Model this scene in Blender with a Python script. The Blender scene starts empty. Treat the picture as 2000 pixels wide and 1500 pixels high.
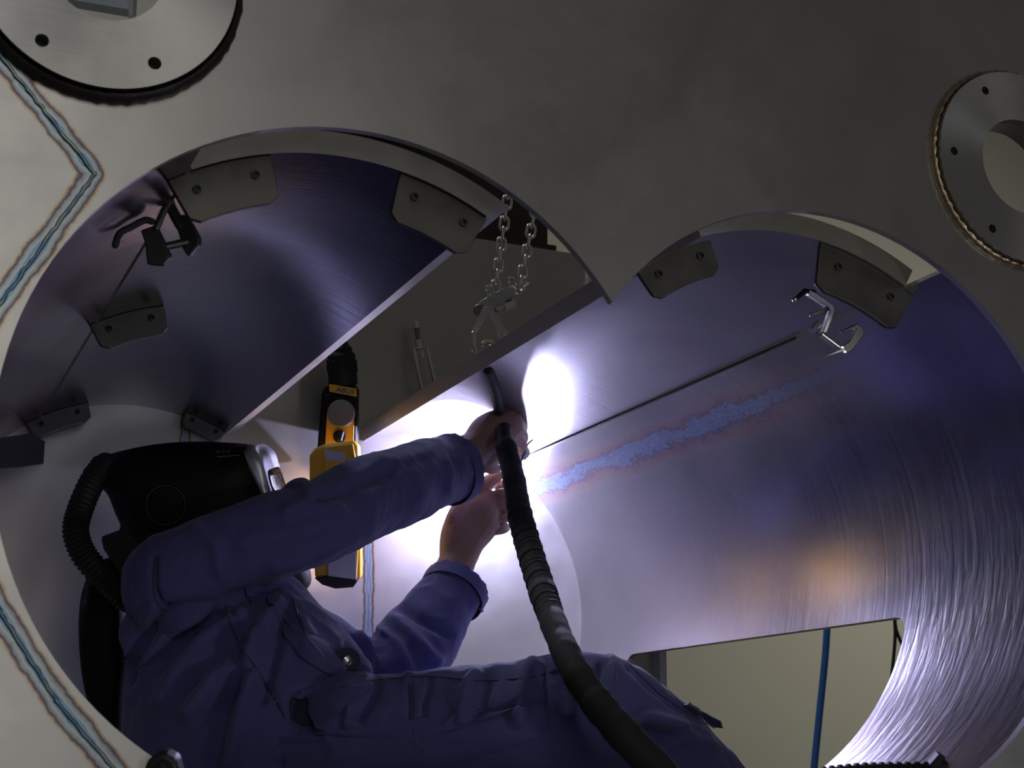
import bpy, bmesh, math, random
import numpy as np
from mathutils import Vector, Matrix, noise
from mathutils.bvhtree import BVHTree
random.seed(4)
PI = math.pi
S = 0.4                                   # radius of each barrel of the vessel, metres
A0 = 0.8222                               # half distance of the two barrel axes, in radii
# ------------------------------------------------------------------ camera
FPX = 3018.0
RX = Vector((0.91873242, -0.39464116, 0.01375124))
RY = Vector((0.10900268, 0.21998192, -0.96939485))     # image down
RZ = Vector((0.37953808, 0.89211339, 0.24512147))      # viewing direction
CAM = Vector((-2.12030549, -4.18300862, -0.8842879)) * S
sc = bpy.context.scene
COL = sc.collection
cd = bpy.data.cameras.new('camera')
cam = bpy.data.objects.new('camera', cd)
COL.objects.link(cam)
cd.sensor_width = 36.0
cd.lens = FPX / 2000.0 * 36.0
M3 = Matrix((RX, -RY, -RZ)).transposed()
cam.matrix_world = Matrix.Translation(CAM) @ M3.to_4x4()
cd.clip_start = 0.05
cd.dof.use_dof = True
cd.dof.focus_distance = 2.75
cd.dof.aperture_fstop = 11.0
sc.camera = cam
# ------------------------------------------------------------------ world, exposure, lamps
sc.view_settings.view_transform = 'Standard'
sc.view_settings.look = 'None'
sc.view_settings.exposure = 0.0
sc.view_settings.gamma = 1.0
sc.view_settings.use_curve_mapping = False
w = bpy.data.worlds.new('workshop')
sc.world = w
w.use_nodes = True
bg = w.node_tree.nodes['Background']
bg.inputs[0].default_value = (0.97, 0.96, 0.94, 1)
bg.inputs[1].default_value = 0.046


def light(name, kind, loc, power, color, size=0.1, sizey=None, target=None):
    ld = bpy.data.lights.new(name, kind)
    ld.energy = power
    ld.color = color
    if kind == 'AREA':
        ld.shape = 'RECTANGLE'
        ld.size = size
        ld.size_y = sizey or size
    elif kind == 'POINT':
        ld.shadow_soft_size = size
    o = bpy.data.objects.new(name, ld)
    o.location = loc
    if target is not None:
        o.rotation_euler = (Vector(target) - Vector(loc)).to_track_quat('-Z', 'Y').to_euler()
    COL.objects.link(o)
    return o


ARC = Vector((A0 + 0.972 * math.cos(math.radians(59.3)), 3.66, 0.972 * math.sin(math.radians(59.3)))) * S
light('arc_light', 'POINT', ARC, 54.0, (0.62, 0.61, 1.0), 0.006)
# tall bright workshop doorway behind the photographer, then unseen fills added for wall, purlin and coverall folds
light('doorway_light', 'AREA', (-0.85, -4.0, 0.9), 15.0, (1.0, 0.98, 0.94), 1.5, 3.2, (-0.7, 0, 0.2))
light('hall_lamp_light', 'AREA', (4.6, 3.0, 1.2), 27.0, (1.0, 0.96, 0.86), 1.2, 1.2, (3.5, 5.0, 0.7))  # unseen fill added to brighten the olive wall
light('hall_lamp_light', 'AREA', (-1.2, 2.4, 4.2), 45.0, (0.95, 0.97, 1.0), 0.8, 0.8, (-.3, 2.7, 1.8))  # unseen fill added overhead to brighten the pale blue purlin
light('work_lamp_light', 'AREA', (1.05, -2.2, -0.75), 5.5, (0.9, 0.92, 1.0), 0.3, 0.3, (-0.4, 0.9, -0.3))  # unseen fill added low in front to side-light the coverall folds

# ------------------------------------------------------------------ helpers
def at(px, py, y, d=0.0):
    """point of the vessel seen at a place of the photograph, y radii behind the front plate"""
    v = RX * ((px - 1000) / FPX) + RY * ((py - 750) / FPX) + RZ
    t = (y * S - CAM.y) / v.y
    return CAM + v * t + RZ * d


def mpp(px, py, y):
    return (at(px, py, y) - CAM).dot(RZ) / FPX


def V(x, y, z):
    return Vector((x, y, z)) * S


def cyl(sx, th, y, r=1.0):
    a = math.radians(th)
    return Vector((sx * A0 + r * math.cos(a), y, r * math.sin(a))) * S


WL = {}


class MB:
    def __init__(s):
        s.v = []; s.f = []; s.uv = {}

    def add(s, vs, fs):
        b = len(s.v)
        s.v += [Vector(x) for x in vs]
        s.f += [tuple(i + b for i in f) for f in fs]
        return s

    def tube(s, pts, rad, seg=12, cap=True, round_=False, squash=None, up=None):
        pts = [Vector(p) for p in pts]
        n = len(pts)
        if not hasattr(rad, '__len__'):
            rad = [rad] * n
        rad = list(rad)
        if round_:
            ends = round_ if isinstance(round_, tuple) else (1, 1)
            np_, nr = list(pts), list(rad)
            if ends[0]:
                t = (pts[0] - pts[1]).normalized(); pre = []; pr = []
                for k in (3, 2, 1):
                    a = k * PI / 7
                    pre.append(pts[0] + t * rad[0] * math.sin(a)); pr.append(rad[0] * math.cos(a))
                np_ = pre + np_; nr = pr + nr
            if ends[1]:
                t = (pts[-1] - pts[-2]).normalized()
                for k in (1, 2, 3):
                    a = k * PI / 7
                    np_.append(pts[-1] + t * rad[-1] * math.sin(a)); nr.append(rad[-1] * math.cos(a))
            pts, rad = np_, nr
            n = len(pts)
        rings = []
        prev = None
        for i in range(n):
            t = (pts[min(i + 1, n - 1)] - pts[max(i - 1, 0)])
            t = t.normalized() if t.length > 1e-9 else Vector((0, 0, 1))
            if prev is None:
                u = Vector(up) if up else (Vector((0, 0, 1)) if abs(t.z) < .9 else Vector((1, 0, 0)))
            else:
                u = prev
            u = (u - t * u.dot(t)).normalized()
            prev = u
            w_ = t.cross(u)
            ring = []
            for k in range(seg):
                a = 2 * PI * k / seg
                o = (u * math.cos(a) + w_ * math.sin(a)) * rad[i]
                if squash:
                    dv, q = squash
                    o = o - dv * o.dot(dv) * (1 - q)
                ring.append(pts[i] + o)
            rings.append(ring)
        vs = [p for r in rings for p in r]
        fs = []
        for i in range(n - 1):
            for k in range(seg):
                k2 = (k + 1) % seg
                fs.append((i * seg + k, i * seg + k2, (i + 1) * seg + k2, (i + 1) * seg + k))
        if cap:
            fs.append(tuple(reversed(range(seg))))
            fs.append(tuple((n - 1) * seg + k for k in range(seg)))
        return s.add(vs, fs)

    def rod(s, a, b, r, seg=12, r2=None):
        return s.tube([a, b], [r, r if r2 is None else r2], seg)

    def loop(s, pts, r, seg=8):
        n = len(pts); pts = [Vector(p) for p in pts]
        cen = sum(pts, Vector()) / n
        vs = []
        nrm = Vector()
        for i in range(n):
            nrm += (pts[i] - cen).cross(pts[(i + 1) % n] - cen)
        nrm.normalize()
        for i in range(n):
            t = (pts[(i + 1) % n] - pts[i - 1]).normalized()
            u = nrm.cross(t).normalized()
            for k in range(seg):
                a = 2 * PI * k / seg
                vs.append(pts[i] + (u * math.cos(a) + nrm * math.sin(a)) * r)
        fs = [(i * seg + k, i * seg + (k + 1) % seg, ((i + 1) % n) * seg + (k + 1) % seg, ((i + 1) % n) * seg + k)
              for i in range(n) for k in range(seg)]
        return s.add(vs, fs)

    def prism(s, poly, d):
        """closed polygon (3-D points) pushed along vector d"""
        n = len(poly); d = Vector(d)
        vs = [Vector(p) for p in poly] + [Vector(p) + d for p in poly]
        fs = [tuple(range(n)), tuple(reversed(range(n, 2 * n)))]
        fs += [(i, i + n, (i + 1) % n + n, (i + 1) % n) for i in range(n)]
        return s.add(vs, fs)

    def box(s, lo, hi):
        (x0, y0, z0), (x1, y1, z1) = lo, hi
        vs = [(x, y, z) for x in (x0, x1) for y in (y0, y1) for z in (z0, z1)]
        return s.add(vs, [(0, 1, 3, 2), (4, 6, 7, 5), (0, 4, 5, 1), (2, 3, 7, 6), (0, 2, 6, 4), (1, 5, 7, 3)])

    def sphere(s, c, r, seg=14, sq=(1, 1, 1)):
        c = Vector(c); vs = [c + Vector((0, 0, r * sq[2]))]; n = seg // 2
        for i in range(1, n):
            for k in range(seg):
                a, b = PI * i / n, 2 * PI * k / seg
                vs.append(c + Vector((r * sq[0] * math.sin(a) * math.cos(b), r * sq[1] * math.sin(a) * math.sin(b), r * sq[2] * math.cos(a))))
        vs.append(c - Vector((0, 0, r * sq[2])))
        fs = [(0, 1 + k, 1 + (k + 1) % seg) for k in range(seg)]
        for i in range(n - 2):
            for k in range(seg):
                fs.append((1 + i * seg + k, 1 + (i + 1) * seg + k, 1 + (i + 1) * seg + (k + 1) % seg, 1 + i * seg + (k + 1) % seg))
        L = len(vs) - 1
        fs += [(L, 1 + (n - 2) * seg + (k + 1) % seg, 1 + (n - 2) * seg + k) for k in range(seg)]
        return s.add(vs, fs)

    def lathe(s, c, ax, prof, seg=40, closed=False):
        """profile of (radius, offset along axis)"""
        c = Vector(c); ax = Vector(ax).normalized()
        u = ax.orthogonal().normalized(); w_ = ax.cross(u)
        vs = []
        for r, h in prof:
            for k in range(seg):
                a = 2 * PI * k / seg
                vs.append(c + ax * h + (u * math.cos(a) + w_ * math.sin(a)) * r)
        m = len(prof)
        fs = []
        for i in range(m if closed else m - 1):
            j = (i + 1) % m
            for k in range(seg):
                fs.append((i * seg + k, i * seg + (k + 1) % seg, j * seg + (k + 1) % seg, j * seg + k))
        if not closed:
            if prof[0][0] > 0: fs.append(tuple(reversed(range(seg))))
            if prof[-1][0] > 0: fs.append(tuple((m - 1) * seg + k for k in range(seg)))
        return s.add(vs, fs)

    def mesh(s, name, off=None):
        me = bpy.data.meshes.new(name)
        o = off or Vector()
        me.from_pydata([v - o for v in s.v], [], s.f)
        bm = bmesh.new(); bm.from_mesh(me)
        bmesh.ops.recalc_face_normals(bm, faces=bm.faces)
        bm.to_mesh(me); bm.free()
        return me

    def build(s, name, mat, parent=None, smooth=35, bevel=0, off=None):
        if parent is not None:
            off = WL[parent.name]
        me = s.mesh(name, off)
        return link(name, me, mat, parent, smooth, bevel, off)


def link(name, me, mat, parent=None, smooth=35, bevel=0, off=None):
    o = bpy.data.objects.new(name, me)
    COL.objects.link(o)
    if mat is not None and not me.materials:
        me.materials.append(mat)
    if smooth:
        me.shade_smooth()
        me.set_sharp_from_angle(angle=math.radians(smooth))
    if bevel:
        b = o.modifiers.new('edge', 'BEVEL'); b.width = bevel; b.segments = 2; b.limit_method = 'ANGLE'; b.angle_limit = math.radians(40)
    if parent is not None:
        o.parent = parent
        WL[o.name] = WL[parent.name]
    else:
        o.location = off or Vector()
        WL[o.name] = off or Vector()
    return o


def thing(name, label, cat, loc, group=None):
    o = bpy.data.objects.new(name, None)
    o.empty_display_size = 0.05
    o.location = loc
    COL.objects.link(o)
    WL[o.name] = Vector(loc)
    return tag(o, label, cat, group)


def tag(o, label, cat=None, group=None):
    o['label'] = label
    if cat: o['category'] = cat
    if group: o['group'] = group
    return o


def structure(o, label=None):
    o['kind'] = 'structure'
    if label: o['label'] = label
    return o


def smoothpath(pts, n=6):
    """Catmull-Rom through tuples"""
    P = [np.array(p, float) for p in pts]
    P = [2 * P[0] - P[1]] + P + [2 * P[-1] - P[-2]]
    out = []
    for i in range(1, len(P) - 2):
        for k in range(n):
            t = k / n
            a, b, c, d = P[i - 1:i + 3]
            out.append(.5 * (2 * b + (c - a) * t + (2 * a - 5 * b + 4 * c - d) * t * t + (3 * b - a - 3 * c + d) * t ** 3))
    out.append(P[-2])
    return out


def limb(mb, pts, seg=20, n=6, round_=(1, 1), squash=None):
    """pts: (px, py, y, half-width in px)"""
    q = smoothpath(pts, n)
    mb.tube([at(p[0], p[1], p[2]) for p in q], [p[3] * mpp(p[0], p[1], p[2]) for p in q], seg, round_=round_, squash=squash)


# ------------------------------------------------------------------ materials
MATS = {}


class N:
    """small node-graph writer"""
    def __init__(s, name):
        s.m = bpy.data.materials.new(name); s.m.use_nodes = True
        s.t = s.m.node_tree; s.b = s.t.nodes['Principled BSDF']
        MATS[name] = s.m

    def n(s, typ, ins=None, **kw):
        nd = s.t.nodes.new(typ)
        for k, v in kw.items(): setattr(nd, k, v)
        for k, v in (ins or {}).items():
            if hasattr(v, 'is_output'): s.t.links.new(v, nd.inputs[k])
            else: nd.inputs[k].default_value = v
        return nd

    def math(s, op, a, b=0.0, clamp=False):
        return s.n('ShaderNodeMath', {0: a, 1: b}, operation=op, use_clamp=clamp).outputs[0]

    def vmath(s, op, a, b=(0, 0, 0)):
        nd = s.n('ShaderNodeVectorMath', {0: a, 1: b}, operation=op)
        return nd.outputs[1] if op in ('LENGTH', 'DOT_PRODUCT', 'DISTANCE') else nd.outputs[0]

    def coord(s, which='Object'):
        return s.n('ShaderNodeTexCoord').outputs[which]

    def scale(s, vec, sc_):
        return s.vmath('MULTIPLY', vec, sc_)

    def noise(s, vec, scale=5., detail=3., rough=.5, dist=0.):
        return s.n('ShaderNodeTexNoise', {'Vector': vec, 'Scale': scale, 'Detail': detail, 'Roughness': rough, 'Distortion': dist}).outputs[0]

    def ramp(s, fac, stops):
        nd = s.n('ShaderNodeValToRGB', {0: fac}); e = nd.color_ramp.elements
        while len(e) < len(stops): e.new(.5)
        for el, (p, c) in zip(e, stops):
            el.position = p; el.color = tuple(c) + (1,) if hasattr(c, '__len__') else (c, c, c, 1)
        return nd.outputs[0]

    def mix(s, f, a, b, typ='MIX'):
        nd = s.n('ShaderNodeMix', {0: f}, data_type='RGBA', blend_type=typ)
        for i, v in ((6, a), (7, b)):
            if hasattr(v, 'is_output'): s.t.links.new(v, nd.inputs[i])
            else: nd.inputs[i].default_value = tuple(v) + (1,)
        return nd.outputs[2]

    def set(s, **kw):
        for k, v in kw.items():
            k = k.replace('_', ' ')
            if hasattr(v, 'is_output'): s.t.links.new(v, s.b.inputs[k])
            else: s.b.inputs[k].default_value = tuple(v) + (1,) if hasattr(v, '__len__') and len(v) == 3 else v
        return s

    def bump(s, h, strength=.2, dist=.002):
        s.t.links.new(s.n('ShaderNodeBump', {'Height': h, 'Strength': strength, 'Distance': dist}).outputs[0], s.b.inputs['Normal'])
        return s


def simple(name, col, rough=.5, metal=0., var=.12, sc_=30., bump=.05, **kw):
    s = N(name)
    nz = s.noise(s.coord(), sc_, 4)
    c = s.mix(nz, tuple(x * (1 - var) for x in col), tuple(min(1, x * (1 + var)) for x in col))
    s.set(Base_Color=c, Roughness=s.math('ADD', s.math('MULTIPLY', nz, .2), rough - .1), Metallic=metal, **kw)
    if bump: s.bump(s.noise(s.coord(), sc_ * 5, 2), bump, .001)
    return s.m


TINT = [(0.0, (.40, .50, .56)), (.15, (.17, .30, .44)), (.28, (.46, .53, .54)), (.44, (.40, .39, .36)), (.54, (.26, .30, .36)), (.63, (.06, .06, .13)), (.72, (.24, .14, .08)), (.86, (.55, .43, .28))]


def seg_dist(s, co, segs):
    """distance to a set of straight seams, as nodes"""
    out = None
    for a, b in segs:
        a, b = Vector(a), Vector(b); ab = b - a
        pa = s.vmath('SUBTRACT', co, tuple(a))
        h = s.math('DIVIDE', s.vmath('DOT_PRODUCT', pa, tuple(ab)), ab.length_squared, clamp=True)
        sv = s.n('ShaderNodeVectorMath', {0: tuple(ab), 'Scale': h}, operation='SCALE').outputs[0]
        d = s.vmath('LENGTH', s.vmath('SUBTRACT', pa, sv))
        out = d if out is None else s.math('MINIMUM', out, d)
    return out


def steel_plate(name, base, segs, half, rough=.42):
    s = N(name)
    co = s.coord()
    big = s.noise(co, 4., 4, .6, .6)
    mid = s.noise(co, 22., 5, .6)
    brush = s.noise(s.scale(co, (6., 1., 260.)), 1.0, 3, .6)
    col = s.mix(big, tuple(x * .86 for x in base), tuple(min(1, x * 1.1) for x in base))
    col = s.mix(s.math('MULTIPLY', mid, .22), col, tuple(x * .75 for x in base))
    if segs:
        d = s.math('ADD', seg_dist(s, s.n('ShaderNodeNewGeometry').outputs['Position'], segs), s.math('MULTIPLY', s.math('SUBTRACT', s.noise(co, 26., 5, .6), .5), half * .95))
        t = s.math('DIVIDE', d, half, clamp=True)
        stops = TINT + [(1.0, (.55, .52, .48))]
        col = s.mix(s.math('GREATER_THAN', .999, t), col, s.mix(s.math('POWER', t, 6.), s.ramp(t, stops), col))
    s.set(Base_Color=col, Metallic=1.0,
          Roughness=s.math('ADD', rough - .1, s.math('ADD', s.math('MULTIPLY', big, .16), s.math('MULTIPLY', mid, .1))))
    s.bump(s.math('ADD', brush, s.math('MULTIPLY', big, 1.5)), .06, .001)
    return s.m


def barrel_steel(name, base, rough=.32, tint=None, streak=1.0):
    """uv: u = angle in degrees / 100, v = y in radii"""
    s = N(name)
    uv = s.coord('UV')
    st = s.noise(s.scale(uv, (1.1, 46., 0.)), 1.0, 5, .65, .15)
    st2 = s.noise(s.scale(uv, (2.4, 150., 0.)), 1.0, 3, .6)
    blot = s.noise(s.scale(uv, (3.0, 1.6, 0.)), 1.0, 4, .6, .8)
    col = s.mix(blot, tuple(x * .72 for x in base), base)
    col = s.mix(s.math('MULTIPLY', st, .5), col, tuple(x * .62 for x in base))
    if tint is not None:
        sep = s.n('ShaderNodeSeparateXYZ', {0: uv})
        wob = s.math('MULTIPLY', s.math('SUBTRACT', s.noise(s.scale(uv, (9., 2.6, 0.)), 1.0, 3, .6, .7), .5), .10)
        wob = s.math('ADD', wob, s.math('MULTIPLY', s.math('SUBTRACT', s.noise(s.scale(uv, (60., 13., 0.)), 1.0, 6, .75, 1.2), .5), .085))
        d = s.math('ABSOLUTE', s.math('ADD', s.math('SUBTRACT', sep.outputs[0], tint), wob))
        t = s.math('DIVIDE', d, .075, clamp=True)
        rp = s.ramp(t, [(0., (.52, .60, .74)), (.10, (.26, .38, .62)), (.20, (.52, .58, .72)), (.30, (.26, .26, .42)), (.42, (.50, .36, .33)), (.56, (.46, .40, .45)), (.72, (.56, .42, .38)), (1., base)])
        fade = s.n('ShaderNodeMapRange', {0: sep.outputs[1], 1: .75, 2: 1.7}).outputs[0]
        col = s.mix(s.math('MULTIPLY', fade, s.math('SUBTRACT', 1.0, s.math('POWER', t, 4.))), col, rp)
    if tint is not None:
        left = s.n('ShaderNodeMapRange', {0: sep.outputs[0], 1: -1.75, 2: -1.95}).outputs[0]  # left barrel: shade put into the base colour, with purple-brown stains
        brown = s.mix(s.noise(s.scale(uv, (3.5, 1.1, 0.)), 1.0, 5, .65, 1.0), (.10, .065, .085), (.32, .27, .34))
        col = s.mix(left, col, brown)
    s.set(Base_Color=col, Metallic=1.0,
          Roughness=s.math('ADD', rough - .08, s.math('ADD', s.math('MULTIPLY', st, .16), s.math('MULTIPLY', blot, .08))))
    hgt = s.math('ADD', st, s.math('MULTIPLY', st2, .5))
    if tint is not None:       # hand ground scallops beside the end plate
        near = s.n('ShaderNodeMapRange', {0: sep.outputs[1], 1: 1.0, 2: .82}).outputs[0]
        scal = s.noise(s.scale(uv, (9., 30., 0.)), 1.0, 3, .55, .4)
        low = s.n('ShaderNodeMapRange', {0: sep.outputs[0], 1: .28, 2: -.12}).outputs[0]
        hgt = s.math('ADD', hgt, s.math('MULTIPLY', s.math('MULTIPLY', s.math('MULTIPLY', near, low), scal), 6.))
    s.bump(hgt, .12 * streak, .0012)
    return s.m


WELDS = [((-1.935, 0, 1.068), (-1.617, 0, .727)), ((-1.617, 0, .727), (-1.88, 0, .23)), ((-1.88, 0, .23), (-1.9, 0, -.25)), ((-1.9, 0, -.25), (-1.759, 0, -.497)),
         ((-1.759, 0, -.497), (-1.6, 0, -.718)), ((-1.6, 0, -.718), (-1.36, 0, -.97))]
WELDS = [(tuple(x * S for x in a), tuple(x * S for x in b)) for a, b in WELDS]
steel_plate('front_plate_steel', (.60, .585, .555), WELDS, .0165, .34)
steel_plate('end_plate_steel', (.58, .57, .545), [((-.555 * S, 4 * S, 1.4 * S), (-.545 * S, 4 * S, .55 * S)), ((.505 * S, 4 * S, .42 * S), (.53 * S, 4 * S, -.3 * S))], .016, .38)
steel_plate('machined_steel', (.66, .65, .62), None, 0, .36)
_t = M_ = MATS['machined_steel'].node_tree
_b = _t.nodes['Principled BSDF']; _b.inputs['Anisotropic'].default_value = .75
_tn = _t.nodes.new('ShaderNodeTangent'); _tn.direction_type = 'RADIAL'; _tn.axis = 'Y'
_t.links.new(_tn.outputs[0], _b.inputs['Tangent'])
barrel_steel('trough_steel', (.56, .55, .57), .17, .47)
barrel_steel('liner_steel', (.135, .13, .185), .18, None, 1.6)  # same steel as the right segment, its shade put into a darker base
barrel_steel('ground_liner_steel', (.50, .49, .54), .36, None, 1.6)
simple('cut_edge_steel', (.56, .545, .50), .42, 1.0, .12)
simple('dark_steel', (.30, .295, .28), .45, 1.0, .25)
simple('bracket_steel', (.17, .165, .145), .5, 1.0, .25)
simple('black_iron', (.06, .06, .06), .55, .7, .3)
simple('chrome', (.80, .79, .76), .28, 1.0, .1)
simple('burnt_weld', (.035, .030, .026), .45, .5, .5, 60, .6)
simple('bright_weld', (.42, .33, .22), .34, 1.0, .5, 60, .6)
simple('blue_weld', (.36, .44, .50), .36, 1.0, .6, 70, .5)
simple('black_rubber', (.012, .012, .012), .6, 0., .3, 60, .3)
simple('cable_wrap', (.013, .013, .012), .8, 0., .5, 40, .5)
simple('black_plastic', (.007, .007, .008), .55, 0., .2, 40, .05, Specular_IOR_Level=.2)
simple('grey_plastic', (.20, .20, .195), .5, 0., .1)
simple('pale_panel', (.55, .57, .62), .4, 0., .1)
simple('yellow_plastic', (.78, .43, .02), .45, 0., .1)
simple('blue_print', (.03, .08, .25), .5, 0., .05)
simple('dial_grey', (.035, .033, .033), .5, 0., .1)
simple('grey_print', (.10, .10, .105), .5, 0., .05)
simple('silver_visor', (.62, .64, .70), .32, .6, .08)
simple('visor_lens', (.02, .03, .02), .1, 0., .05)
simple('skin', (.27, .155, .12), .5, 0., .15, 60, .2, Subsurface_Weight=0.0)
simple('olive_wall', (.37, .36, .30), .85, 0., .05, 3, .05)
simple('concrete', (.22, .21, .20), .8, 0., .2, 6, .2)
simple('beam_blue', (.48, .53, .60), .5, 0., .08)
simple('beam_brown', (.050, .044, .038), .7, 0., .2)
simple('blue_hose', (.03, .15, .46), .45, 0., .1)
simple('wall_trim_paint', (.62, .62, .58), .6, 0., .05)
simple('copper', (.55, .38, .30), .35, 1.0, .1)
simple('white_lining', (.42, .45, .66), .9, 0., .2, 90, .2)
simple('red_cloth', (.18, .012, .015), .85, 0., .2)
simple('steel_stud', (.7, .7, .68), .25, 1.0, .1)


def fabric(name, col):
    s = N(name)
    co = s.coord()
    nz = s.noise(co, 9., 5, .6)
    wv = s.noise(co, 700., 2)
    fz = s.noise(co, 160., 3)
    c = s.mix(nz, tuple(x * .7 for x in col), tuple(x * 1.25 for x in col))
    s.set(Base_Color=c, Roughness=.92, Sheen_Weight=.15)
    s.bump(s.math('ADD', wv, fz), .15, .0012)
    return s.m


fabric('navy_cloth', (.08, .08, .245))
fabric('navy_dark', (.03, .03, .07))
s_ = N('arc_glow'); s_.set(Base_Color=(1., 1., 1.), Emission_Color=(.75, .8, 1.), Emission_Strength=60.)
M = MATS

# ================================================================== SETTING
o = MB().box((-6, -6, -1.06), (7, 5.4, -1.0)).build('floor', M['concrete'])
structure(o, 'grey concrete workshop floor')
o = MB().box((-6, 5.0, -1.0), (7, 5.15, 4.2)).build('wall_back', M['olive_wall'])
structure(o, 'olive beige workshop wall behind the vessel')

# ================================================================== VESSEL
vessel = thing('steel_vessel', 'twin barrel stainless vessel with a cut out end plate, welder working inside', 'vessel', V(0, 2, -1.0))


def hole_outline(r=1.0, n=72):
    pts = []
    zc = math.sqrt(r * r - A0 * A0)
    a0 = math.degrees(math.atan2(zc, -A0))
    for k in range(n + 1):
        th = a0 + (-90 - a0) * k / n
        pts.append((A0 + r * math.cos(math.radians(th)), r * math.sin(math.radians(th))))
    for k in range(n + 1):
        th = 270 + ((180 - a0) - 270) * k / n
        pts.append((-A0 + r * math.cos(math.radians(th)), r * math.sin(math.radians(th))))
    return pts[:-1]


def plate(outer, holes, y0, y1):
    """plate with holes, filled by triangulation; x,z polygons in radii"""
    bm = bmesh.new()
    edges = []
    for poly in [outer] + holes:
        vs = [bm.verts.new((x * S, y0 * S, z * S)) for x, z in poly]
        edges += [bm.edges.new((vs[i], vs[(i + 1) % len(vs)])) for i in range(len(vs))]
    r = bmesh.ops.triangle_fill(bm, use_beauty=True, use_dissolve=False, edges=edges)
    fs = [g for g in r['geom'] if isinstance(g, bmesh.types.BMFace)]
    ext = bmesh.ops.extrude_face_region(bm, geom=fs)
    nv = [g for g in ext['geom'] if isinstance(g, bmesh.types.BMVert)]
    bmesh.ops.translate(bm, verts=nv, vec=(0, (y1 - y0) * S, 0))
    bmesh.ops.recalc_face_normals(bm, faces=bm.faces)
    mb = MB()
    bm.verts.index_update()
    mb.v = [v.co.copy() for v in bm.verts]
    mb.f = [tuple(v.index for v in f.verts) for f in bm.faces]
    bm.free()
    return mb


def circ(cx, cz, r, n=48):
    return [(cx + r * math.cos(2 * PI * k / n), cz + r * math.sin(2 * PI * k / n)) for k in range(n)]


FL = [(-1.6348, 1.3402, .3730, -.052, .186, .165), (1.6672, 1.3054, .3693, -.040, .183, .183)]
mb = plate([(-2.7, -1.35), (3.3, -1.35), (3.3, 2.9), (-2.7, 2.9)], [hole_outline(), circ(FL[0][0], FL[0][1], .19), circ(FL[1][0], FL[1][1], .19)], 0, .028)
fp = mb.build('front_plate', M['front_plate_steel'], vessel, 30)
tag(fp, 'brushed steel end plate with twin round cut out')


def flange(i, weldmat, label):
    cx, cz, r, h, rb, rin = FL[i]
    bolt = [(cx + .311 * math.cos(math.radians(a)), cz + .311 * math.sin(math.radians(a))) for a in [(-121 + 60 * k if i == 0 else -121 + 60 * k) for k in range(6)]]
    mb = plate(circ(cx, cz, r, 96), [circ(cx, cz, rb)] + [circ(x, z, .0195 if i == 0 else .016, 18) for x, z in bolt], h, 0)
    # raised lathe grooves are in the material; flange body
    f = mb.build('pipe_flange', M['machined_steel'], vessel, 30)
    f['label'] = label
    for x, z in bolt:
        MB().lathe(V(x, -.004, z), (0, -1, 0), [(.0155 * S if i else .019 * S, 0), (.0155 * S if i else .019 * S, .004 * S)], 16).build('tapped_hole', M['black_rubber'], f)  # black disc put in for the darkness down the bolt hole
    c = V(cx, 0, cz)
    # pipe stub
    L = .085 if i == 1 else .06
    MB().lathe(c, (0, 1, 0), [(rin * S, h * S * .9), (rin * S, L * S), (.19 * S, L * S), (.19 * S, h * S * .9)], 48, True).build('pipe_stub', M['dark_steel' if i else 'machined_steel'], f)
    # weld bead round the flange
    b = MB(); n = 150
    rr = (.386 if i == 0 else .378)
    for k in range(1):
        vs = []; fs = []; sg = 7
        for j in range(n):
            a = 2 * PI * j / n
            jit = 1 + .22 * math.sin(j * 2.3) * (1 if i else .5) + random.uniform(-.12, .12)
            for q in range(sg):
                bq = 2 * PI * q / sg
                R_ = rr + (.016 if i == 0 else .0105) * jit * math.cos(bq)
                vs.append(V(cx + R_ * math.cos(a), -.006 + (h * .62 if i == 0 else .016 * jit) * math.sin(bq), cz + R_ * math.sin(a)))
        for j in range(n):
            for q in range(sg):
                fs.append((j * sg + q, j * sg + (q + 1) % sg, ((j + 1) % n) * sg + (q + 1) % sg, ((j + 1) % n) * sg + q))
        b.add(vs, fs)
    b.build('weld_bead', weldmat, f, 60)
    return f


flange(0, M['burnt_weld'], 'large flange with a dark burnt weld ring')
flange(1, M['bright_weld'], 'flange with a bright straw coloured weld ring')

# weld beads on the plate
wb = MB()
for a, b in WELDS:
    a, b = Vector(a), Vector(b)
    n = max(3, int((b - a).length / .007))
    pts = []; rad = []
    for k in range(n + 1):
        p = a.lerp(b, k / n)
        pts.append(p + Vector((random.uniform(-.001, .001), -.0012, random.uniform(-.001, .001)))); rad.append(.0023 + random.uniform(-.0004, .0004))
    wb.tube(pts, rad, 8, round_=True)
wb.build('weld_bead', M['front_plate_steel'], vessel, 60)['label'] = 'blue tinted zigzag weld on the end plate'

# back end plate
bp = plate([(-2.3, -1.35), (2.315, -1.35), (2.315, 2.24), (-2.3, 2.24)], [], 4.0, 4.03).build('back_plate', M['end_plate_steel'], vessel)
bp['label'] = 'far end plate of the vessel'


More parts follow.
